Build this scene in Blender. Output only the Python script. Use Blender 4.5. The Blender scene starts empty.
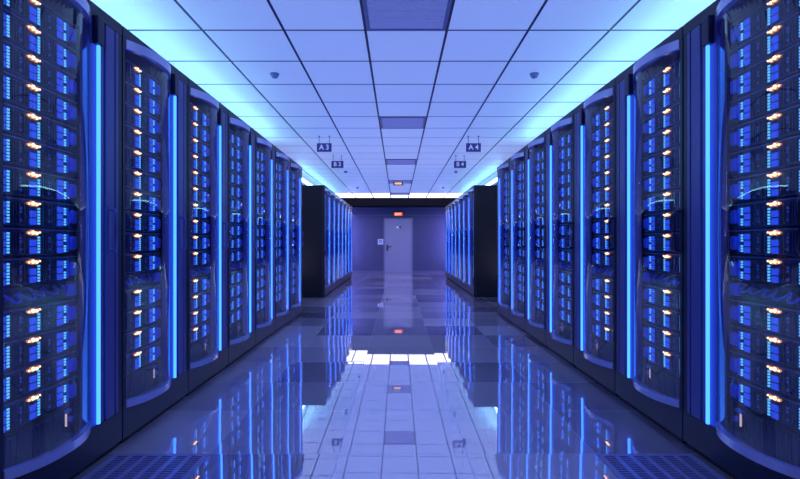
import bpy, bmesh, math, random
from mathutils import Vector, Matrix
random.seed(7)
S = bpy.context.scene
C = S.collection

# ------------------------------------------------------------------ camera
F = 478.0
cam_d = bpy.data.cameras.new('camera')
cam_d.sensor_width = 36.0
cam_d.lens = 36.0 * F / 800.0
cam_d.shift_x = 2.0 / 800.0
cam_d.shift_y = 3.5 / 800.0
cam_d.clip_start = 0.05
cam = bpy.data.objects.new('camera', cam_d)
C.objects.link(cam)
cam.location = (-0.025, 0.0, 1.085)
cam.rotation_euler = (math.radians(90), 0, 0)
S.camera = cam

# ------------------------------------------------------------------ world, exposure
W = bpy.data.worlds.new('world')
S.world = W
W.use_nodes = True
W.node_tree.nodes['Background'].inputs[0].default_value = (0.02, 0.03, 0.12, 1)
W.node_tree.nodes['Background'].inputs[1].default_value = 0.3
S.view_settings.view_transform = 'Standard'
S.view_settings.look = 'None'
S.view_settings.gamma = 1.0
S.view_settings.use_curve_mapping = False
S.view_settings.exposure = 0.0

# light levels, tuned here
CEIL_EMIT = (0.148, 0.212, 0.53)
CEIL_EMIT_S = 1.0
COVE = (0.27, 0.70, 0.95)
COVE_S = 11.0
COVE_FAR_S = 9.5
STRIP_CORE = (0.035, 0.19, 1.0)
STRIP_CORE_S = 3.6
STRIP_HALO = (0.02, 0.07, 1.0)
STRIP_HALO_S = 0.5
INNER = (0.01, 0.05, 1.0)
INNER_S = 4.5
AISLE_FILL = (0.75, 0.78, 1.0)
AISLE_FILL_S = 26.0
END_PANEL = (0.85, 0.88, 1.0)
END_PANEL_S = 2.5
WALL_FILL = (0.36, 0.38, 1.0)
WALL_FILL_S = 45.0

CEIL_Z = 2.652
AX = 1.5           # half width of the aisle
Y_END = 17.4
Y_BACK = -2.6
XW = 3.3

# ------------------------------------------------------------------ materials
MATS = {}
def nodes_of(m):
    m.use_nodes = True
    return m.node_tree.nodes, m.node_tree.links

def mat(name, col, rough=0.5, metal=0.0, spec=0.5, noise=0.0, scale=20.0):
    m = bpy.data.materials.new(name)
    n, l = nodes_of(m)
    b = n['Principled BSDF']
    b.inputs['Base Color'].default_value = (*col, 1)
    b.inputs['Roughness'].default_value = rough
    b.inputs['Metallic'].default_value = metal
    b.inputs['Specular IOR Level'].default_value = spec
    if noise > 0:
        tc = n.new('ShaderNodeTexCoord'); t = n.new('ShaderNodeTexNoise')
        t.inputs['Scale'].default_value = scale
        l.new(tc.outputs['Object'], t.inputs['Vector'])
        mx = n.new('ShaderNodeMix'); mx.data_type = 'RGBA'
        mx.inputs[6].default_value = (*[c * (1 - noise) for c in col], 1)
        mx.inputs[7].default_value = (*[min(1, c * (1 + noise)) for c in col], 1)
        l.new(t.outputs['Fac'], mx.inputs[0])
        l.new(mx.outputs[2], b.inputs['Base Color'])
    MATS[name] = m
    return m

def emat(name, col, strength, base=(0.02, 0.02, 0.05), sample=True):
    m = mat(name, base, 0.4)
    b = m.node_tree.nodes['Principled BSDF']
    b.inputs['Emission Color'].default_value = (*col, 1)
    b.inputs['Emission Strength'].default_value = strength
    if not sample:
        m.cycles.emission_sampling = 'NONE'
    return m

mat('cabinet', (0.018, 0.018, 0.05), 0.42, 0.0, 0.5, 0.15, 6)
mat('post', (0.10, 0.10, 0.34), 0.38, 0.2, 0.5, 0.08, 8)
mat('seam', (0.004, 0.004, 0.010), 0.7)
emat('inner_fill_light', INNER, INNER_S)
mat('cabinet_side', (0.008, 0.008, 0.02), 0.5)
mat('inside', (0.020, 0.022, 0.07), 0.6)
mat('band', (0.55, 0.55, 0.85), 0.2, 0.5)
mat('pull', (0.16, 0.17, 0.42), 0.35, 0.3)
mat('handle', (0.02, 0.02, 0.06), 0.3, 0.3)
mat('chassis', (0.012, 0.012, 0.04), 0.5, 0.2)
mat('bezel', (0.014, 0.016, 0.06), 0.35, 0.3, 0.5, 0.2, 40)
mat('bezel_edge', (0.14, 0.15, 0.36), 0.3, 0.6)
mat('latch', (0.07, 0.14, 0.9), 0.3, 0.2)
mat('dark_slot', (0.004, 0.004, 0.012), 0.8)
mat('cable', (0.03, 0.05, 0.35), 0.35)
mat('black', (0.006, 0.006, 0.014), 0.6)
mat('wall', (0.09, 0.087, 0.23), 0.55, 0, 0.3, 0.06, 2)
mat('side_wall', (0.07, 0.07, 0.2), 0.7)
mat('beam', (0.004, 0.004, 0.012), 0.8, 0, 0.1)
mat('skirting', (0.13, 0.13, 0.32), 0.4)
mat('door_paint', (0.32, 0.31, 0.56), 0.45, 0, 0.4, 0.03, 4)
mat('door_frame', (0.20, 0.20, 0.42), 0.5)
emat('vent', (0.055, 0.075, 0.25), 1.0, (0.4, 0.38, 0.6))  # unlit ceiling vents, brightened by a faint emission
mat('vent_frame', (0.38, 0.36, 0.6), 0.5)
mat('sign_plate', (0.09, 0.08, 0.28), 0.5)
mat('rod', (0.10, 0.10, 0.30), 0.4, 0.5)
mat('detector', (0.36, 0.36, 0.62), 0.5)
mat('white_plastic', (0.75, 0.78, 0.95), 0.5)
mat('grille', (0.34, 0.34, 0.66), 0.3, 0.3, 0.5, 0.1, 30)
emat('sign_text', (0.45, 0.45, 0.8), 0.5, (0.5, 0.5, 0.8), False)
emat('strip_core', STRIP_CORE, STRIP_CORE_S)
emat('strip_halo', STRIP_HALO, STRIP_HALO_S, sample=False)
emat('bay_blue', (0.03, 0.10, 1.0), 0.70, (0.03, 0.05, 0.3), False)
emat('bay_dim', (0.02, 0.05, 0.60), 0.30, (0.03, 0.04, 0.2), False)
emat('dot_cyan', (0.10, 0.48, 1.0), 1.5, sample=False)
emat('dot_dim', (0.03, 0.10, 0.8), 0.45, sample=False)
emat('amber_halo', (1.0, 0.36, 0.12), 0.8, sample=False)
emat('amber', (1.0, 0.55, 0.25), 4.0, sample=False)
emat('tick', (0.95, 0.72, 0.75), 0.7, sample=False)
emat('cove_tube', COVE, COVE_S)
emat('cove_tube_far', COVE, COVE_FAR_S)
emat('wall_fill', WALL_FILL, WALL_FILL_S)
emat('aisle_fill', AISLE_FILL, AISLE_FILL_S)
emat('end_panel', END_PANEL, END_PANEL_S)
emat('exit_red', (1.0, 0.10, 0.03), 0.9, (0.3, 0.02, 0.01), False)
emat('exit_white', (1.0, 0.75, 0.62), 1.3, sample=False)
emat('amber_glint', (1.0, 0.55, 0.25), 1.1, sample=False)

def make_glass():
    m = bpy.data.materials.new('door_glass')
    n, l = nodes_of(m)
    n.clear()
    out = n.new('ShaderNodeOutputMaterial')
    lw = n.new('ShaderNodeLayerWeight'); lw.inputs['Blend'].default_value = 0.5
    pw = n.new('ShaderNodeMath'); pw.operation = 'POWER'; l.new(lw.outputs['Facing'], pw.inputs[0]); pw.inputs[1].default_value = 5.0
    fr = n.new('ShaderNodeMath'); fr.operation = 'MULTIPLY_ADD'; l.new(pw.outputs[0], fr.inputs[0])
    fr.inputs[1].default_value = 0.15; fr.inputs[2].default_value = 0.055
    gl = n.new('ShaderNodeBsdfGlossy'); gl.inputs['Roughness'].default_value = 0.0
    gl.inputs['Color'].default_value = (1, 1, 1, 1)
    tr = n.new('ShaderNodeBsdfTransparent'); tr.inputs['Color'].default_value = (0.90, 0.91, 0.98, 1)
    mx = n.new('ShaderNodeMixShader')
    l.new(fr.outputs[0], mx.inputs[0]); l.new(tr.outputs[0], mx.inputs[1]); l.new(gl.outputs[0], mx.inputs[2])
    l.new(mx.outputs[0], out.inputs[0])
    MATS['glass'] = m
make_glass()

def math_node(n, l, op, a, b=None):
    x = n.new('ShaderNodeMath'); x.operation = op
    for i, v in enumerate((a, b)):
        if v is None: continue
        if isinstance(v, (int, float)): x.inputs[i].default_value = v
        else: l.new(v, x.inputs[i])
    return x.outputs[0]

def grid_lines(n, l, sep, sx, ox, wx, sy, oy, wy):
    """1 on joints; returns (mask, idx, idy)"""
    outs = []
    for ax, s, o, w in (('X', sx, ox, wx), ('Y', sy, oy, wy)):
        v = math_node(n, l, 'DIVIDE', math_node(n, l, 'SUBTRACT', sep.outputs[ax], o), s)
        fl = math_node(n, l, 'FLOOR', v)
        fr = math_node(n, l, 'SUBTRACT', v, fl)
        d = math_node(n, l, 'ABSOLUTE', math_node(n, l, 'SUBTRACT', fr, 0.5))
        ln = math_node(n, l, 'GREATER_THAN', d, 0.5 - w / s / 2)
        outs.append((ln, fl))
    return math_node(n, l, 'MAXIMUM', outs[0][0], outs[1][0]), outs[0][1], outs[1][1]

def make_floor():
    m = bpy.data.materials.new('floor_tiles')
    n, l = nodes_of(m); n.clear()
    out = n.new('ShaderNodeOutputMaterial')
    tc = n.new('ShaderNodeTexCoord'); sep = n.new('ShaderNodeSeparateXYZ')
    l.new(tc.outputs['Object'], sep.inputs[0])
    mask, ix, iy = grid_lines(n, l, sep, 0.66, 0.33, 0.004, 0.63, 2.46, 0.005)
    cb = n.new('ShaderNodeCombineXYZ'); l.new(ix, cb.inputs[0]); l.new(iy, cb.inputs[1]); cb.inputs[2].default_value = 3.0
    wn = n.new('ShaderNodeTexWhiteNoise'); l.new(cb.outputs[0], wn.inputs['Vector'])
    # each tile is laid a fraction of a degree out of level
    sb = n.new('ShaderNodeVectorMath'); sb.operation = 'SUBTRACT'
    l.new(wn.outputs['Color'], sb.inputs[0]); sb.inputs[1].default_value = (0.5, 0.5, 0.5)
    sc = n.new('ShaderNodeVectorMath'); sc.operation = 'MULTIPLY'
    l.new(sb.outputs[0], sc.inputs[0]); sc.inputs[1].default_value = (0.016, 0.010, 0)
    ad = n.new('ShaderNodeVectorMath'); ad.operation = 'ADD'
    l.new(sc.outputs[0], ad.inputs[0]); ad.inputs[1].default_value = (0, 0, 1)
    nm = n.new('ShaderNodeVectorMath'); nm.operation = 'NORMALIZE'; l.new(ad.outputs[0], nm.inputs[0])
    mx = n.new('ShaderNodeMix'); mx.data_type = 'RGBA'
    mx.inputs[6].default_value = (0.56, 0.49, 0.68, 1); mx.inputs[7].default_value = (1.0, 0.88, 1.0, 1)
    l.new(wn.outputs['Value'], mx.inputs[0])
    m2 = n.new('ShaderNodeMix'); m2.data_type = 'RGBA'
    l.new(mask, m2.inputs[0]); l.new(mx.outputs[2], m2.inputs[6]); m2.inputs[7].default_value = (0.66, 0.64, 0.9, 1)
    df = n.new('ShaderNodeBsdfDiffuse'); l.new(m2.outputs[2], df.inputs['Color'])
    gl = n.new('ShaderNodeBsdfGlossy'); gl.inputs['Roughness'].default_value = 0.014
    gl.inputs['Color'].default_value = (0.97, 0.93, 1.0, 1)
    l.new(nm.outputs[0], gl.inputs['Normal'])
    fr = n.new('ShaderNodeFresnel'); fr.inputs['IOR'].default_value = 3.8
    l.new(nm.outputs[0], fr.inputs['Normal'])
    k = math_node(n, l, 'MULTIPLY', fr.outputs[0], math_node(n, l, 'SUBTRACT', 1.75, math_node(n, l, 'MULTIPLY', wn.outputs['Value'], 0.45)))
    k = math_node(n, l, 'MINIMUM', k, 0.92)
    k = math_node(n, l, 'MULTIPLY', k, math_node(n, l, 'SUBTRACT', 1.0, math_node(n, l, 'MULTIPLY', mask, 0.5)))
    ms = n.new('ShaderNodeMixShader')
    g2 = n.new('ShaderNodeBsdfGlossy'); g2.inputs['Roughness'].default_value = 0.52
    l.new(m2.outputs[2], g2.inputs['Color'])
    mb = n.new('ShaderNodeMixShader'); mb.inputs[0].default_value = 0.55
    l.new(df.outputs[0], mb.inputs[1]); l.new(g2.outputs[0], mb.inputs[2])
    l.new(k, ms.inputs[0]); l.new(mb.outputs[0], ms.inputs[1]); l.new(gl.outputs[0], ms.inputs[2])
    l.new(ms.outputs[0], out.inputs[0])
    MATS['floor'] = m
make_floor()

CX = 0.035          # the ceiling grid is laid a little off the aisle's centre
def make_ceiling():
    m = bpy.data.materials.new('ceiling_tiles')
    n, l = nodes_of(m)
    b = n['Principled BSDF']
    tc = n.new('ShaderNodeTexCoord'); sep = n.new('ShaderNodeSeparateXYZ')
    l.new(tc.outputs['Object'], sep.inputs[0])
    mask, ix, iy = grid_lines(n, l, sep, 0.6, CX - 0.3, 0.020, 0.6, 2.92, 0.021)
    cb = n.new('ShaderNodeCombineXYZ'); l.new(ix, cb.inputs[0]); l.new(iy, cb.inputs[1])
    wn = n.new('ShaderNodeTexWhiteNoise'); l.new(cb.outputs[0], wn.inputs['Vector'])
    mx = n.new('ShaderNodeMix'); mx.data_type = 'RGBA'
    mx.inputs[6].default_value = (0.70, 0.74, 0.78, 1); mx.inputs[7].default_value = (0.76, 0.80, 0.84, 1)
    l.new(wn.outputs['Value'], mx.inputs[0])
    m2 = n.new('ShaderNodeMix'); m2.data_type = 'RGBA'
    l.new(mask, m2.inputs[0]); l.new(mx.outputs[2], m2.inputs[6]); m2.inputs[7].default_value = (0.02, 0.02, 0.09, 1)
    l.new(m2.outputs[2], b.inputs['Base Color'])
    b.inputs['Roughness'].default_value = 0.45
    b.inputs['IOR'].default_value = 1.6
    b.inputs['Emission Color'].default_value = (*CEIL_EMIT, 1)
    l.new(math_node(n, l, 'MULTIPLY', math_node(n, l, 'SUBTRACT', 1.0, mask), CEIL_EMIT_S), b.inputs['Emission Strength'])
    MATS['ceiling'] = m
make_ceiling()

# ------------------------------------------------------------------ helpers
def bx(bm, x0, x1, y0, y1, z0, z1, mi=0, bevel=0.0):
    if x0 > x1: x0, x1 = x1, x0
    vs = [bm.verts.new((x, y, z)) for x in (x0, x1) for y in (y0, y1) for z in (z0, z1)]
    fs = []
    for q in ((0, 1, 3, 2), (4, 6, 7, 5), (0, 4, 5, 1), (2, 3, 7, 6), (0, 2, 6, 4), (1, 5, 7, 3)):
        f = bm.faces.new([vs[i] for i in q]); f.material_index = mi; fs.append(f)
    if bevel > 0:
        es = list({e for f in fs for e in f.edges})
        r = bmesh.ops.bevel(bm, geom=es, offset=bevel, segments=2, affect='EDGES', profile=0.6)
        for f in r['faces']: f.material_index = mi
    return fs

def to_mesh(bm, name, mats, smooth=False):
    bmesh.ops.recalc_face_normals(bm, faces=bm.faces)
    me = bpy.data.meshes.new(name)
    bm.to_mesh(me); bm.free()
    for k in (mats if isinstance(mats, (list, tuple)) else [mats]):
        me.materials.append(MATS[k])
    if smooth:
        for p in me.polygons: p.use_smooth = True
    return me

def obj(name, bm, mats, parent=None, smooth=False, loc=None):
    me = bm if isinstance(bm, bpy.types.Mesh) else to_mesh(bm, name, mats, smooth)
    o = bpy.data.objects.new(name, me)
    C.objects.link(o)
    if parent: o.parent = parent
    if loc: o.location = loc
    return o

def tag(o, label=None, cat=None, group=None, kind=None):
    for k, v in (('label', label), ('category', cat), ('group', group), ('kind', kind)):
        if v: o[k] = v
    return o

def thing(name, label, cat, loc=(0, 0, 0), group=None):
    o = bpy.data.objects.new(name, None)
    o.empty_display_size = 0.1
    C.objects.link(o); o.location = loc
    return tag(o, label, cat, group)

def struct(name, bm, mats, parent=None):
    o = obj(name, bm, mats, parent)
    if not parent: o['kind'] = 'structure'
    return o

def B(*a, **k):
    bm = bmesh.new(); bx(bm, *a, **k); return bm

def tube(bm, pts, r, seg=8, mi=0, cap=True):
    rings = []
    for i, p in enumerate(pts):
        p = Vector(p)
        a = Vector(pts[max(i - 1, 0)]); b = Vector(pts[min(i + 1, len(pts) - 1)])
        t = (b - a).normalized()
        u = t.cross(Vector((0, 0, 1)))
        if u.length < 1e-3: u = t.cross(Vector((1, 0, 0)))
        u.normalize(); v = t.cross(u)
        rings.append([bm.verts.new(p + r * (math.cos(2 * math.pi * k / seg) * u + math.sin(2 * math.pi * k / seg) * v)) for k in range(seg)])
    for a, b in zip(rings, rings[1:]):
        for k in range(seg):
            f = bm.faces.new((a[k], a[(k + 1) % seg], b[(k + 1) % seg], b[k])); f.material_index = mi
    if cap:
        for rg in (rings[0], rings[-1]):
            f = bm.faces.new(rg); f.material_index = mi

def prism(bm, poly, z0, z1, mi=0):
    """poly: list of (x, y) closed outline, extruded from z0 to z1"""
    lo = [bm.verts.new((x, y, z0)) for x, y in poly]; hi = [bm.verts.new((x, y, z1)) for x, y in poly]
    n = len(poly)
    for i in range(n):
        f = bm.faces.new((lo[i], lo[(i + 1) % n], hi[(i + 1) % n], hi[i])); f.material_index = mi
    bm.faces.new(lo).material_index = mi; bm.faces.new(hi).material_index = mi

def disc(bm, c, axis, r, h, seg=12, mi=0):
    c = Vector(c); a = Vector(axis)
    tube(bm, [c, c + a * h], r, seg, mi)

def text_mesh(txt, size, depth, name, matname):
    cu = bpy.data.curves.new(name, 'FONT')
    cu.body = txt; cu.size = size; cu.extrude = depth; cu.align_x = 'CENTER'; cu.align_y = 'CENTER'
    cu.offset = size * 0.02
    t = bpy.data.objects.new(name, cu)
    C.objects.link(t)
    dg = bpy.context.evaluated_depsgraph_get()
    me = bpy.data.meshes.new_from_object(t.evaluated_get(dg))
    bpy.data.objects.remove(t)
    me.materials.clear(); me.materials.append(MATS[matname])
    return me

# ------------------------------------------------------------------ the room
GR_X0, GR_X1, GR_Y0, GR_Y1 = 0.99, 1.485, 1.83, 2.46      # slotted floor tiles beside the nearest racks
bm = bmesh.new()
xs = [-XW, -GR_X1, -GR_X0, GR_X0, GR_X1, XW]; ys = [Y_BACK, GR_Y0, GR_Y1, Y_END + 0.2]
vs = {(i, j): bm.verts.new((x, y, 0)) for i, x in enumerate(xs) for j, y in enumerate(ys)}
for i in range(5):
    for j in range(3):
        if j == 1 and i in (1, 3): continue
        bm.faces.new((vs[i, j], vs[i + 1, j], vs[i + 1, j + 1], vs[i, j + 1]))
r = bmesh.ops.extrude_face_region(bm, geom=list(bm.faces))
for v in r['geom']:
    if isinstance(v, bmesh.types.BMVert): v.co.z = -0.08
struct('floor', bm, 'floor')
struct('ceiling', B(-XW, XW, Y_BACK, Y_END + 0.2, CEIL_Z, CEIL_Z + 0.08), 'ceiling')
struct('wall_left', B(-XW - 0.1, -XW, Y_BACK, Y_END + 0.2, -0.08, CEIL_Z + 0.08), 'side_wall')
struct('wall_right', B(XW, XW + 0.1, Y_BACK, Y_END + 0.2, -0.08, CEIL_Z + 0.08), 'side_wall')
struct('wall_back', B(-XW - 0.1, XW + 0.1, Y_BACK - 0.1, Y_BACK, -0.08, CEIL_Z + 0.08), 'side_wall')
struct('wall_far', B(-XW - 0.1, XW + 0.1, Y_END, Y_END + 0.2, -0.08, CEIL_Z + 0.08), 'wall')
struct('trim_1', B(-XW, XW, 16.5, Y_END, 2.385, CEIL_Z), 'beam')            # dark bulkhead
struct('trim_2', B(-XW, XW, Y_END - 0.012, Y_END, 2.085, 2.105), 'skirting')
struct('baseboard_far', B(-XW, -0.56, Y_END - 0.015, Y_END, 0, 0.07), 'skirting')
struct('baseboard_far_right', B(0.50, XW, Y_END - 0.015, Y_END, 0, 0.07), 'skirting')

# the door in the far wall
dx0, dx1, dz = -0.50, 0.47, 1.95
door = struct('door_1', B(dx0, dx1, Y_END - 0.03, Y_END - 0.001, 0.004, dz, bevel=0.004), 'door_paint')
bm = bmesh.new()
bx(bm, dx0 - 0.05, dx0 - 0.002, Y_END - 0.045, Y_END, 0, dz + 0.05)
bx(bm, dx1 + 0.002, dx1 + 0.05, Y_END - 0.045, Y_END, 0, dz + 0.05)
bx(bm, dx0 - 0.002, dx1 + 0.002, Y_END - 0.045, Y_END, dz + 0.002, dz + 0.05)
obj('door_frame', bm, 'door_frame', door)
bm = bmesh.new()
bx(bm, dx0 + 0.06, dx0 + 0.11, Y_END - 0.038, Y_END - 0.03, 0.80, 1.02, bevel=0.003)
tube(bm, [(dx0 + 0.085, Y_END - 0.03, 0.95), (dx0 + 0.085, Y_END - 0.08, 0.95), (dx0 + 0.23, Y_END - 0.08, 0.955)], 0.014, 8)
disc(bm, (dx0 + 0.085, Y_END - 0.036, 0.85), (0, -1, 0), 0.02, 0.012)
obj('door_handle', bm, 'handle', door)
dp = obj('door_plate', B(-0.09, 0.015, Y_END - 0.034, Y_END - 0.03, 1.62, 1.69), 'white_plastic', door)
obj('door_viewer', B(0.02, 0.075, Y_END - 0.036, Y_END - 0.03, 1.62, 1.69), 'black', door)

# notice beside the door
t = thing('wall_notice', 'small white square notice with blue marks on the far wall beside the door', 'notice', (-0.66, Y_END, 1.03))
obj('plate', B(-0.10, 0.10, -0.012, -0.001, 0, 0.20, bevel=0.003), 'white_plastic', t)
bm = bmesh.new()
bx(bm, -0.055, 0.055, -0.015, -0.011, 0.13, 0.155); bx(bm, -0.055, 0.055, -0.015, -0.011, 0.055, 0.075)
bx(bm, -0.055, -0.03, -0.015, -0.011, 0.055, 0.155); bx(bm, 0.03, 0.055, -0.015, -0.011, 0.085, 0.155)
obj('mark', bm, 'latch', t)

# exit sign over the door
t = thing('exit_sign', 'lit red exit sign on the far wall above the door', 'sign', (-0.015, Y_END, 2.06))
obj('housing', B(-0.18, 0.18, -0.07, -0.001, -0.01, 0.15, bevel=0.006), 'black', t)
obj('panel', B(-0.155, 0.155, -0.075, -0.069, 0.008, 0.132), 'exit_red', t)
e = obj('lettering', text_mesh('EXIT', 0.105, 0.002, 'exit_letters', 'exit_white'), None, t)
e.location = (0, -0.078, 0.07); e.rotation_euler = (math.radians(90), 0, 0)

# unseen tube lamps added behind the last racks to make the far wall's halos
for s, w in ((-1, 'left'), (1, 'right')):
    t = thing('wall_fill_lamp', f'added unseen tube lamp before the far wall, behind the {w} rack row', 'lamp', (s * 1.75, 16.95, 0), 'added tube lamps before the far wall')
    bm = bmesh.new(); disc(bm, (0, 0, 0), (0, 0, 1), 0.12, 0.02, 20); disc(bm, (0, 0, 0.02), (0, 0, 1), 0.02, 0.26, 12)
    obj('base', bm, 'rod', t)
    bm = bmesh.new(); tube(bm, [(0, 0, 0.29), (0, 0, 2.1)], 0.018, 10)
    obj('tube', bm, 'wall_fill', t)
    bm = bmesh.new(); disc(bm, (0, 0, 2.1), (0, 0, 1), 0.022, 0.03, 12)
    obj('end_cap', bm, 'rod', t)

# hidden uplights added in the cross aisle to brighten ceiling and floor
for s, w in ((-1, 'left'), (1, 'right')):
    t = thing('fill_uplight', f'added unseen round uplight in the cross aisle, behind the near {w} rack row', 'lamp', (s * 2.55, 8.5, 0), 'added uplights in the cross aisle')
    bm = bmesh.new(); tube(bm, [(0, 0, 0), (0, 0, 0.30)], 0.24, 24)
    obj('housing', bm, 'rod', t)
    bm = bmesh.new(); tube(bm, [(0, 0, 0.30), (0, 0, 0.315)], 0.21, 24)
    obj('lens', bm, 'aisle_fill', t)

# ------------------------------------------------------------------ ceiling fittings
ORD = ['nearest', 'second', 'third', 'fourth', 'fifth', 'sixth', 'seventh']
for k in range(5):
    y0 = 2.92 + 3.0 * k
    t = thing('ceiling_glow_panel', f'grey violet louvred panel, glow added, in the middle ceiling column, {["nearest to the camera", "second from the camera", "third from the camera", "fourth, with the amber glint", "farthest, by the dark bulkhead"][k]}',
              'ceiling light', (CX, y0 + 0.3, CEIL_Z), 'louvred panels with added glow along the ceiling middle')
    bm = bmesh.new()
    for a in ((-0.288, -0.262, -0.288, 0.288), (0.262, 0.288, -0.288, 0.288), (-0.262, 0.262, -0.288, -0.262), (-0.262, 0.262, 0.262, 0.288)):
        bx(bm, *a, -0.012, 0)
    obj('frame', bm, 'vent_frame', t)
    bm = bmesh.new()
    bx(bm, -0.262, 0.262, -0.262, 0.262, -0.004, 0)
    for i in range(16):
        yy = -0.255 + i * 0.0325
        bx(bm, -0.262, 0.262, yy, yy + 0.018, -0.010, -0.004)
    obj('louvre', bm, 'vent', t)  # slats glow dimly by themselves, no lamp behind them

t = thing('amber_glint', 'small glowing amber box for the exit sign reflection, under the fourth ceiling panel', 'sign', (-0.02, 12.15, CEIL_Z - 0.012))  # glowing box built for the exit sign's orange reflection in the ceiling
obj('housing', B(-0.125, 0.125, -0.03, 0.03, -0.085, 0, bevel=0.004), 'sign_plate', t)
obj('panel', B(-0.09, 0.09, -0.034, -0.029, -0.07, -0.02), 'amber_glint', t)

for (x, y, lab) in ((-1, 4.42, 'left of the two nearest'), (1, 4.42, 'right of the two nearest'), (-1, 10.42, 'left of the middle pair'),
                    (1, 10.42, 'right of the middle pair'), (-1, 13.42, 'left of the farthest pair'), (1, 13.42, 'right of the farthest pair')):
    t = thing('smoke_detector', f'small round violet detector under the ceiling, {lab}', 'detector', (CX + 1.2 * x, y, CEIL_Z), 'smoke detectors')
    bm = bmesh.new(); disc(bm, (0, 0, 0), (0, 0, -1), 0.042, 0.012, 18)
    obj('base', bm, 'detector', t)
    bm = bmesh.new()
    prof = [(0.033, -0.012), (0.033, -0.026), (0.027, -0.037), (0.015, -0.043), (0.0005, -0.045)]
    rg = [[bm.verts.new((r_ * math.cos(a * math.pi / 9), r_ * math.sin(a * math.pi / 9), z)) for a in range(18)] for r_, z in prof]
    for a, b in zip(rg, rg[1:]):
        for q in range(18): bm.faces.new((a[q], a[(q + 1) % 18], b[(q + 1) % 18], b[q]))
    obj('dome', bm, 'detector', t, smooth=True)

for txt, x, y, wh in (('A 3', -1.105, 7.0, 'nearer one on the left'), ('A 4', 1.08, 7.0, 'nearer one on the right'), ('B 3', -1.11, 8.56, 'farther one on the left'), ('B 4', 1.085, 8.56, 'farther one on the right')):
    zt = 1.085 + (243 - (143.3 if y < 8 else 161.0)) * y / F
    zb = zt - 0.125
    t = thing('hanging_sign', f'dark violet hanging sign reading {txt}, {wh}', 'sign', (x, y, zb), 'row signs hung from the ceiling')
    obj('plate', B(-0.108, 0.108, -0.01, 0.01, 0, zt - zb, bevel=0.003), 'sign_plate', t)
    for q in (-0.075, 0.075):
        bm = bmesh.new(); tube(bm, [(q, 0, zt - zb), (q, 0, CEIL_Z - zb - 0.006)], 0.0045, 6); disc(bm, (q, 0, CEIL_Z - zb), (0, 0, -1), 0.016, 0.008)
        obj('rod', bm, 'rod', t)
    e = obj('lettering', text_mesh(txt, 0.10, 0.001, 'letters', 'sign_text'), None, t)
    e.location = (0, -0.0125, (zt - zb) / 2); e.rotation_euler = (math.radians(90), 0, 0)

names = {-3: 'third left of centre', -2: 'second left of centre', -1: 'just left of centre', 0: 'in the centre column', 1: 'just right of centre', 2: 'second right of centre', 3: 'third right of centre'}
for k in range(-3, 4):
    y0 = 15.52 if k == 0 else 14.92
    t = thing('ceiling_glow_panel', f'bright white ceiling light panel before the dark bulkhead, {names[k]}', 'ceiling light', (CX + 0.6 * k, y0, CEIL_Z), 'white light panels at the far end')
    L = 16.49 - y0
    obj('glow_face', B(-0.28, 0.28, 0.02, L - 0.02, -0.006, 0), 'end_panel', t)
    bm = bmesh.new()
    for a in ((-0.292, -0.28, 0.005, L - 0.005), (0.28, 0.292, 0.005, L - 0.005), (-0.28, 0.28, 0.005, 0.02), (-0.28, 0.28, L - 0.02, L - 0.005)):
        bx(bm, *a, -0.008, 0)
    obj('frame', bm, 'vent_frame', t)

# ------------------------------------------------------------------ racks
PITCH = 0.80
ZR = 2.25
U0, U1 = 0.03, 0.53      # glass door along the aisle
Z0, Z1 = 0.19, 2.19       # glass door height with its rails
NSEG = 20
def bulge(u):
    t = (u - U0) / (U1 - U0)
    return 0.072 * (1 - abs(2 * t - 1) ** 2.2)

SUFFIX = {-1: 'L', 1: 'R'}
def X(s, out): return -s * out
def rb(bm, s, u0, u1, o0, o1, z0, z1, mi=0, bevel=0.0):
    bx(bm, X(s, o0), X(s, o1), u0, u1, z0, z1, mi, bevel)

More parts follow.
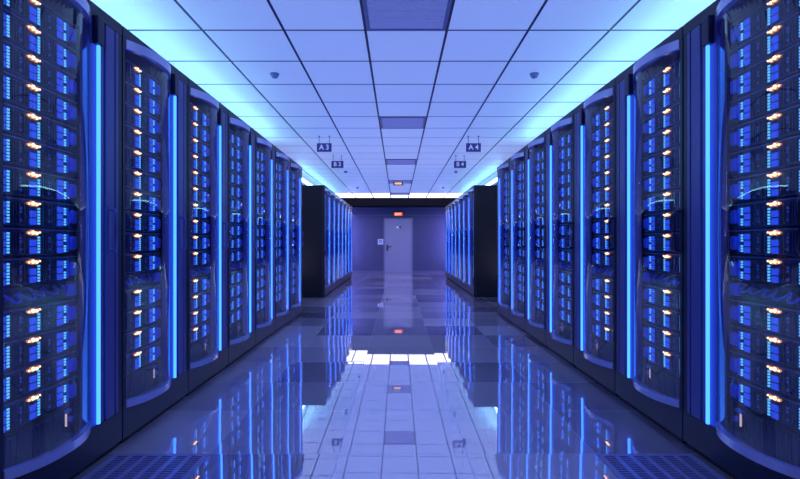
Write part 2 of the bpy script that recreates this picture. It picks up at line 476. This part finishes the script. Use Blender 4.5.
RACK = {}
def rack_meshes(s):
    D = {}
    for key, *a in (('side0', 0.004, 0.03, -1.0, -0.05, 0.03, ZR), ('side1', 0.77, 0.796, -1.0, -0.05, 0.03, ZR),
                    ('back', 0.03, 0.77, -1.0, -0.97, 0.03, ZR), ('top', 0.03, 0.77, -0.97, -0.05, ZR - 0.03, ZR), ('base', 0.03, 0.77, -0.97, -0.05, 0.03, 0.155)):
        b = bmesh.new(); rb(b, s, *a, bevel=0.002)
        D[key] = to_mesh(b, {'side0': 'side_panel', 'side1': 'side_panel', 'back': 'back_panel', 'top': 'top_panel', 'base': 'base_panel'}[key], 'cabinet_side')
    b = bmesh.new()
    rb(b, s, 0.03, 0.77, -0.97, -0.02, 0.0, 0.03)
    D['plinth'] = to_mesh(b, 'plinth', 'seam')
    b = bmesh.new(); rb(b, s, 0.004, 0.796, -0.05, 0.0, Z1, ZR, 0, 0.004)
    D['header'] = to_mesh(b, 'header', 'cabinet')
    b = bmesh.new(); rb(b, s, 0.004, 0.796, -0.05, 0.0, 0.03, Z0, 0, 0.004)
    D['sill'] = to_mesh(b, 'sill', 'cabinet')
    b = bmesh.new(); rb(b, s, 0.004, U0 - 0.001, -0.05, 0.0, Z0, Z1, 0, 0.003)
    D['post0'] = to_mesh(b, 'front_post', 'cabinet')
    b = bmesh.new()
    rb(b, s, U1, 0.640, -0.05, -0.004, Z0, Z1)
    rb(b, s, 0.640, 0.655, -0.05, -0.012, Z0, Z1)
    rb(b, s, 0.655, 0.730, -0.05, 0.0, Z0, Z1, 0, 0.006)
    rb(b, s, 0.730, 0.738, -0.05, -0.008, Z0, Z1)
    rb(b, s, 0.738, 0.762, -0.05, 0.0, Z0, Z1, 0, 0.004)
    rb(b, s, 0.762, 0.796, -0.05, -0.003, Z0, Z1, 1)
    D['post1'] = to_mesh(b, 'front_post', ['post', 'cabinet'])
    for q, (u0, u1, o0, o1) in enumerate(((0.032, 0.044, -0.12, -0.07), (0.516, 0.528, -0.12, -0.07))):
        b = bmesh.new(); rb(b, s, u0, u1, o0, o1, 0.155, ZR - 0.03)
        D[f'rail{q}'] = to_mesh(b, 'mounting_rail', 'inside')
    b = bmesh.new(); rb(b, s, 0.0325, 0.040, -0.046, -0.012, Z0 + 0.06, Z1 - 0.06)  # unseen blue strip added to light up the server fronts
    D['inner'] = to_mesh(b, 'inner_fill_light', 'inner_fill_light')
    us = [U0 + (U1 - U0) * i / NSEG for i in range(NSEG + 1)]
    for nm, za, zb in (('top_rail', Z1 - 0.052, Z1 - 0.002), ('bottom_rail', Z0 + 0.002, Z0 + 0.040)):
        b = bmesh.new()
        poly = [(X(s, bulge(u) + 0.004), u) for u in us] + [(X(s, min(bulge(u) - 0.02, -0.004) if i in (0, NSEG) else bulge(u) - 0.022), u) for i, u in reversed(list(enumerate(us)))]
        prism(b, poly, za, zb)
        # lid closing the rail back to the frame
        poly = [(X(s, bulge(u) - 0.001), u) for u in us[1:-1]] + [(X(s, -0.003), u) for u in reversed(us[1:-1])]
        z_l = Z1 - 0.008 if nm == 'top_rail' else Z0 + 0.002
        prism(b, poly, z_l, z_l + 0.006)
        D[nm] = to_mesh(b, nm, 'band')
    b = bmesh.new()   # curved pane
    g0, g1 = Z0 + 0.040, Z1 - 0.052
    o_ = [[b.verts.new((X(s, bulge(u) + d), u, z)) for z in (g0, g1)] for d in (0.0, -0.006) for u in us]
    n = NSEG + 1
    for i in range(NSEG):
        b.faces.new((o_[i][0], o_[i + 1][0], o_[i + 1][1], o_[i][1]))
        b.faces.new((o_[n + i][0], o_[n + i][1], o_[n + i + 1][1], o_[n + i + 1][0]))
        b.faces.new((o_[i][0], o_[n + i][0], o_[n + i + 1][0], o_[i + 1][0]))
        b.faces.new((o_[i][1], o_[i + 1][1], o_[n + i + 1][1], o_[n + i][1]))
    b.faces.new((o_[0][0], o_[0][1], o_[n][1], o_[n][0]))
    b.faces.new((o_[n - 1][0], o_[2 * n - 1][0], o_[2 * n - 1][1], o_[n - 1][1]))
    me = to_mesh(b, 'glass_door', 'glass')
    for p in me.polygons: p.use_smooth = abs(p.normal.z) < 0.5 and p.area > 0.02
    D['glass_door'] = me
    b = bmesh.new()   # lit strip: bright tube, its blue halo painted as an emissive backing
    zt = 2.05
    uc = 0.575
    tube(b, [(X(s, 0.012), uc, Z0 + 0.012), (X(s, 0.012), uc, zt - 0.002)], 0.0085, 12)
    D['light_strip'] = to_mesh(b, 'light_strip', 'strip_core', True)
    b = bmesh.new()
    prism(b, [(X(s, -0.004 + 0.007 * math.sin(math.pi * i / 10)), uc - 0.032 * math.cos(math.pi * i / 10)) for i in range(11)], Z0 + 0.01, zt)
    D['glow_face'] = to_mesh(b, 'glow_face', 'strip_halo')
    b = bmesh.new()
    rb(b, s, uc - 0.026, uc + 0.026, -0.004, 0.026, zt + 0.001, Z1 - 0.002, 0, 0.006)
    D['strip_cap'] = to_mesh(b, 'strip_cap', 'handle')
    b = bmesh.new()
    hu = 0.685 if s < 0 else 0.016
    tube(b, [(X(s, 0.0), hu, 1.255), (X(s, 0.027), hu, 1.255), (X(s, 0.034), hu, 1.24), (X(s, 0.034), hu, 1.06), (X(s, 0.027), hu, 1.045), (X(s, 0.0), hu, 1.045)], 0.008, 8)
    rb(b, s, hu - 0.012, hu + 0.012, 0.0, 0.004, 1.03, 1.27)
    D['door_handle'] = to_mesh(b, 'door_handle', 'pull' if s < 0 else 'handle')
    return D

RACK_PARTS = ['side0', 'side1', 'back', 'top', 'base', 'plinth', 'header', 'sill', 'post0', 'post1', 'rail0', 'rail1', 'top_rail', 'bottom_rail',
              'glass_door', 'door_handle', 'strip_cap', 'inner']
SIDE = {-1: 'left', 1: 'right'}
def place_rack(s, row, i, y0):
    t = thing('server_rack', f'dark glass fronted server rack with blue light strip, {ORD[i]} in {row} {SIDE[s]} row',
              'server rack', (s * AX, y0, 0), f'{row} {SIDE[s]} row of server racks')
    D = RACK[s]
    for p in RACK_PARTS:
        obj(D[p].name.split('.')[0], D[p], None, t)
    st = obj('light_strip', D['light_strip'], None, t)
    obj('glow_face', D['glow_face'], None, st)
    return t

# ------------------------------------------------------------------ servers
SH = 0.1218
FO = -0.055    # front of the servers behind the door plane
def box_row(b, s, u0, u1, zs, o0, o1, h, bevel):
    for z in zs: rb(b, s, u0, u1, o0, o1, z, z + h, 0, bevel)
SERV = {}
def server_meshes(s):
    D = {}
    b = bmesh.new(); rb(b, s, 0.047, 0.513, -0.86, FO - 0.012, 0.003, 0.112)
    D['chassis'] = to_mesh(b, 'chassis', 'chassis')
    b = bmesh.new()
    rb(b, s, 0.045, 0.515, FO - 0.012, FO - 0.006, 0.002, 0.114, 0)
    rb(b, s, 0.045, 0.515, FO - 0.008, FO + 0.003, 0.108, 0.1125, 1)
    for u0, u1 in ((0.140, 0.147), (0.153, 0.16), (0.168, 0.175), (0.198, 0.205), (0.212, 0.219), (0.300, 0.307), (0.314, 0.321), (0.328, 0.335), (0.35, 0.357), (0.365, 0.372)):
        rb(b, s, u0, u1, FO - 0.007, FO - 0.001, 0.012, 0.098, 0)
    for u in (0.132, 0.19, 0.292, 0.342, 0.38):
        rb(b, s, u, u + 0.004, FO - 0.0062, FO - 0.0045, 0.01, 0.1, 2)
    D['front_panel'] = to_mesh(b, 'front_panel', ['bezel', 'bezel_edge', 'dark_slot'])
    b = bmesh.new(); box_row(b, s, 0.068, 0.104, (0.008, 0.0385, 0.069), FO - 0.006, FO + 0.001, 0.0255, 0.0035)
    D['bay0'] = to_mesh(b, 'drive_bay', 'bay_blue')
    b = bmesh.new(); box_row(b, s, 0.230, 0.264, (0.008, 0.040), FO - 0.006, FO + 0.001, 0.027, 0.0035)
    D['bay1'] = to_mesh(b, 'drive_bay', 'bay_blue')
    b = bmesh.new(); box_row(b, s, 0.390, 0.424, (0.008, 0.0385, 0.069), FO - 0.006, FO + 0.001, 0.0255, 0.0035)
    D['bay2'] = to_mesh(b, 'drive_bay', 'bay_blue')
    for k, (u, zs) in enumerate(((0.120, [0.012 + 0.0125 * i for i in range(7)]), (0.281, [0.010 + 0.0125 * i for i in range(6)]), (0.441, [0.012, 0.0235, 0.035, 0.06, 0.072, 0.084]))):
        b = bmesh.new()
        for z in zs: rb(b, s, u - 0.006, u + 0.006, FO - 0.006, FO - 0.001, z, z + 0.0085, 0, 0.002)
        D[f'dots{k}'] = to_mesh(b, 'indicator_column', 'dot_cyan')
    for q, u in enumerate((0.182, 0.342)):
        b = bmesh.new()
        for z in (0.022, 0.055, 0.07): rb(b, s, u - 0.004, u + 0.004, FO - 0.006, FO - 0.0015, z, z + 0.008, 0)
        D[f'dim{q}'] = to_mesh(b, 'port_light', 'dot_dim')
    b = bmesh.new()
    rb(b, s, 0.460, 0.503, FO - 0.006, FO + 0.012, 0.022, 0.085, 0, 0.010)
    rb(b, s, 0.452, 0.457, FO - 0.006, FO + 0.004, 0.012, 0.095, 0, 0.002)
    D['latch'] = to_mesh(b, 'latch', 'latch')
    b = bmesh.new()
    for q, (u, z, r_) in enumerate(((0.218, 0.095, 0.0045), (0.239, 0.097, 0.0085), (0.260, 0.094, 0.0065), (0.277, 0.098, 0.004))):
        disc(b, (X(s, FO - 0.004), u, z), (-s, 0, 0), r_ * 1.5, 0.007, 12, 1)  # orange halo around each light, built as a glowing ring
        bmesh.ops.create_icosphere(b, subdivisions=2, radius=r_, matrix=Matrix.Translation((X(s, FO + 0.004), u, z)))
    D['amber'] = to_mesh(b, 'amber_light', ['amber', 'amber_halo'])
    return D

NTH = ['top', 'second', 'third', 'fourth', 'fifth', 'sixth', 'seventh', 'eighth', 'ninth', 'tenth', 'eleventh', 'twelfth', 'thirteenth', 'lowest']
TOPZ = 2.128
def slot_z(j):
    return TOPZ - SH * (j + 1) if j < 10 else 0.826 - SH * (j - 9)

def place_server(s, row, i, j, y0):
    amb = row == 'near' and i < 3
    lab = f'{"amber and blue lit" if amb else "dark blue lit"} server, {NTH[j]} one in the {ORD[i]} rack of the {row} {SIDE[s]} row'
    t = thing('rack_server', lab, 'server', (s * AX, y0, slot_z(j)), 'servers mounted in the racks')
    D = SERV[s]
    lst = [('chassis', 'chassis'), ('front_panel', 'front_panel')]
    lst += [('drive_bay', f'bay{k}') for k in range(3)] + [('indicator_column', f'dots{k}') for k in range(3)]
    if row == 'near':
        lst += [('latch', 'latch')]
        if i < 4: lst += [('port_light', 'dim0'), ('port_light', 'dim1')]
    if amb: lst += [('amber_light', 'amber')]
    for nm, key in lst: obj(nm, D[key], None, t)
    return t

def far_server_block(ylist):
    """the servers of the racks deepest down the aisle, too many and too small to count"""
    b = bmesh.new()
    for s in (-1, 1):
        for y0 in ylist:
            for j in range(14):
                z = slot_z(j)
                x0 = s * AX
                bx(b, x0 + X(s, -0.6), x0 + X(s, FO), y0 + 0.047, y0 + 0.513, z + 0.003, z + 0.112, 0)
                for u0, u1, mi in ((0.230, 0.264, 1), (0.39, 0.424, 1), (0.275, 0.288, 2), (0.435, 0.447, 2)):
                    bx(b, x0 + X(s, FO), x0 + X(s, FO + 0.004), y0 + u0, y0 + u1, z + 0.01, z + 0.09, mi)
    o = obj('far_servers', b, ['chassis', 'bay_blue', 'dot_cyan'])
    return tag(o, 'rows of tiny blue lit servers in the farthest racks before the end wall', 'servers', None, 'stuff')

PANEL = {}
def panel_meshes(s):
    D = {}
    b = bmesh.new(); rb(b, s, 0.045, 0.515, -0.40, FO - 0.012, 0.004, 0.076, 0, 0.002)
    for q in range(12):
        u = 0.07 + q * 0.031
        rb(b, s, u, u + 0.022, FO - 0.013, FO - 0.010, 0.046, 0.062, 1)
    D['body'] = to_mesh(b, 'body', ['bezel', 'dark_slot'])
    for q in range(5):
        b = bmesh.new()
        u = 0.11 + q * 0.065; w = 0.026 + 0.008 * (q % 2)
        pts = []
        for a in range(13):
            th = math.pi * a / 12
            pts.append((X(s, FO - 0.01 + 0.035 * math.sin(th)), u + w * (1 - math.cos(th)), 0.054 - 0.032 * math.sin(th) + 0.004 * q % 2))
        tube(b, pts, 0.0055, 8)
        D[f'cable{q}'] = to_mesh(b, 'cable', 'cable', True)
    b = bmesh.new(); rb(b, s, 0.452, 0.51, FO - 0.012, FO + 0.006, 0.012, 0.070, 0, 0.006)
    D['plug_block'] = to_mesh(b, 'plug_block', 'latch')
    # finned panel at the foot
    b = bmesh.new(); rb(b, s, 0.045, 0.515, -0.86, FO - 0.02, 0.0, 0.155)
    for q in range(24):
        u = 0.052 + q * 0.0165
        rb(b, s, u, u + 0.008, FO - 0.02, FO - 0.004, 0.006, 0.148, 1)
    D['fins'] = to_mesh(b, 'finned_front', ['chassis', 'bezel'])
    b = bmesh.new(); rb(b, s, 0.464, 0.4685, FO - 0.02, FO - 0.0125, 0.07, 0.128)
    D['tick'] = to_mesh(b, 'status_light', 'tick')
    b = bmesh.new(); rb(b, s, 0.445, 0.49, FO - 0.02, FO - 0.003, 0.135, 0.150, 0, 0.003)
    D['button0'] = to_mesh(b, 'button', 'bay_dim')
    b = bmesh.new(); rb(b, s, 0.485, 0.500, FO - 0.02, FO - 0.004, 0.085, 0.11, 0, 0.003)
    D['button1'] = to_mesh(b, 'button', 'bay_dim')
    return D

def place_panels(s, row, i, y0):
    D = PANEL[s]
    t = thing('patch_panel', f'narrow patch panel with looped cables, {ORD[i]} rack of the {row} {SIDE[s]} row', 'patch panel', (s * AX, y0, 0.826), 'patch panels between the servers')
    obj('body', D['body'], None, t)
    if row == 'near':
        for q in range(5): obj('cable', D[f'cable{q}'], None, t)
        obj('plug_block', D['plug_block'], None, t)
    t = thing('power_unit', f'dark finned unit at the foot of the {ORD[i]} rack, {row} {SIDE[s]} row', 'power unit', (s * AX, y0, 0.16), 'finned units at the feet of the racks')
    obj('finned_front', D['fins'], None, t)
    obj('status_light', D['tick'], None, t)
    if row == 'near':
        for q in (0, 1): obj('button', D[f'button{q}'], None, t)

Y_NEAR, Y_FAR = 1.76, 9.62
for s in (-1, 1):
    RACK[s] = rack_meshes(s); SERV[s] = server_meshes(s); PANEL[s] = panel_meshes(s)
for s in (-1, 1):
    for row, yb in (('near', Y_NEAR), ('far', Y_FAR)):
        for i in range(7):
            y0 = yb + PITCH * i
            place_rack(s, row, i, y0)
            place_panels(s, row, i, y0)
            if row == 'near' or i < 3:
                for j in range(14): place_server(s, row, i, j, y0)
far_server_block([Y_FAR + PITCH * i for i in range(3, 7)])

# unseen light troughs added on top of the racks to wash the ceiling
for s in (-1, 1):
    for row, yb in (('near', Y_NEAR), ('far', Y_FAR)):
        t = thing('unseen_uplight_trough', f'added unseen cyan uplight trough on top of the {row} {SIDE[s]} rack row', 'light', (s * (1.95 if row == 'near' else 2.05), yb, ZR), 'added uplight troughs on the racks')
        L = PITCH * 7
        bm = bmesh.new()
        bx(bm, -0.06, 0.06, 0.02, L - 0.02, 0, 0.012)
        bx(bm, -0.06, -0.05, 0.02, L - 0.02, 0.012, 0.05); bx(bm, 0.05, 0.06, 0.02, L - 0.02, 0.012, 0.05)
        for q in range(9):
            yy = 0.06 + q * (L - 0.14) / 8
            bx(bm, -0.006, 0.006, yy, yy + 0.02, 0.012, 0.14)
        obj('trough', bm, 'rod', t)
        bm = bmesh.new(); tube(bm, [(0, 0.04, 0.17), (0, L - 0.04, 0.17)], 0.034, 12)
        obj('tube', bm, 'cove_tube' if row == 'near' else 'cove_tube_far', t)

# ------------------------------------------------------------------ slotted floor tiles
for s in (-1, 1):
    x0, x1 = (-GR_X1, -GR_X0) if s < 0 else (GR_X0, GR_X1)
    t = thing('floor_grille', f'slotted metal floor tile at the foot of the nearest {SIDE[s]} rack', 'floor grille', ((x0 + x1) / 2, (GR_Y0 + GR_Y1) / 2, 0), 'slotted floor tiles')
    w, d = (x1 - x0) / 2 - 0.003, (GR_Y1 - GR_Y0) / 2 - 0.003
    bm = bmesh.new()
    nc, nr = 6, 26
    rim = 0.018
    cw = (2 * w - 2 * rim) / nc
    xl = [-w]
    for c in range(nc):
        a = -w + rim + c * cw
        xl += [a + 0.012, a + cw - 0.012]
    xl.append(w)
    cd = (2 * d - 2 * rim) / nr
    yl = [-d]
    for c in range(nr):
        a = -d + rim + c * cd
        yl += [a + cd * 0.22, a + cd * 0.78]
    yl.append(d)
    V = [[bm.verts.new((x, y, 0.0)) for y in yl] for x in xl]
    for a in range(len(xl) - 1):
        for b_ in range(len(yl) - 1):
            if a % 2 == 1 and b_ % 2 == 1: continue
            bm.faces.new((V[a][b_], V[a + 1][b_], V[a + 1][b_ + 1], V[a][b_ + 1]))
    r = bmesh.ops.extrude_face_region(bm, geom=list(bm.faces))
    for v in r['geom']:
        if isinstance(v, bmesh.types.BMVert): v.co.z = -0.008
    obj('slotted_plate', bm, 'grille', t)
    obj('tray', B(-w, w, -d, d, -0.075, -0.06), 'black', t)
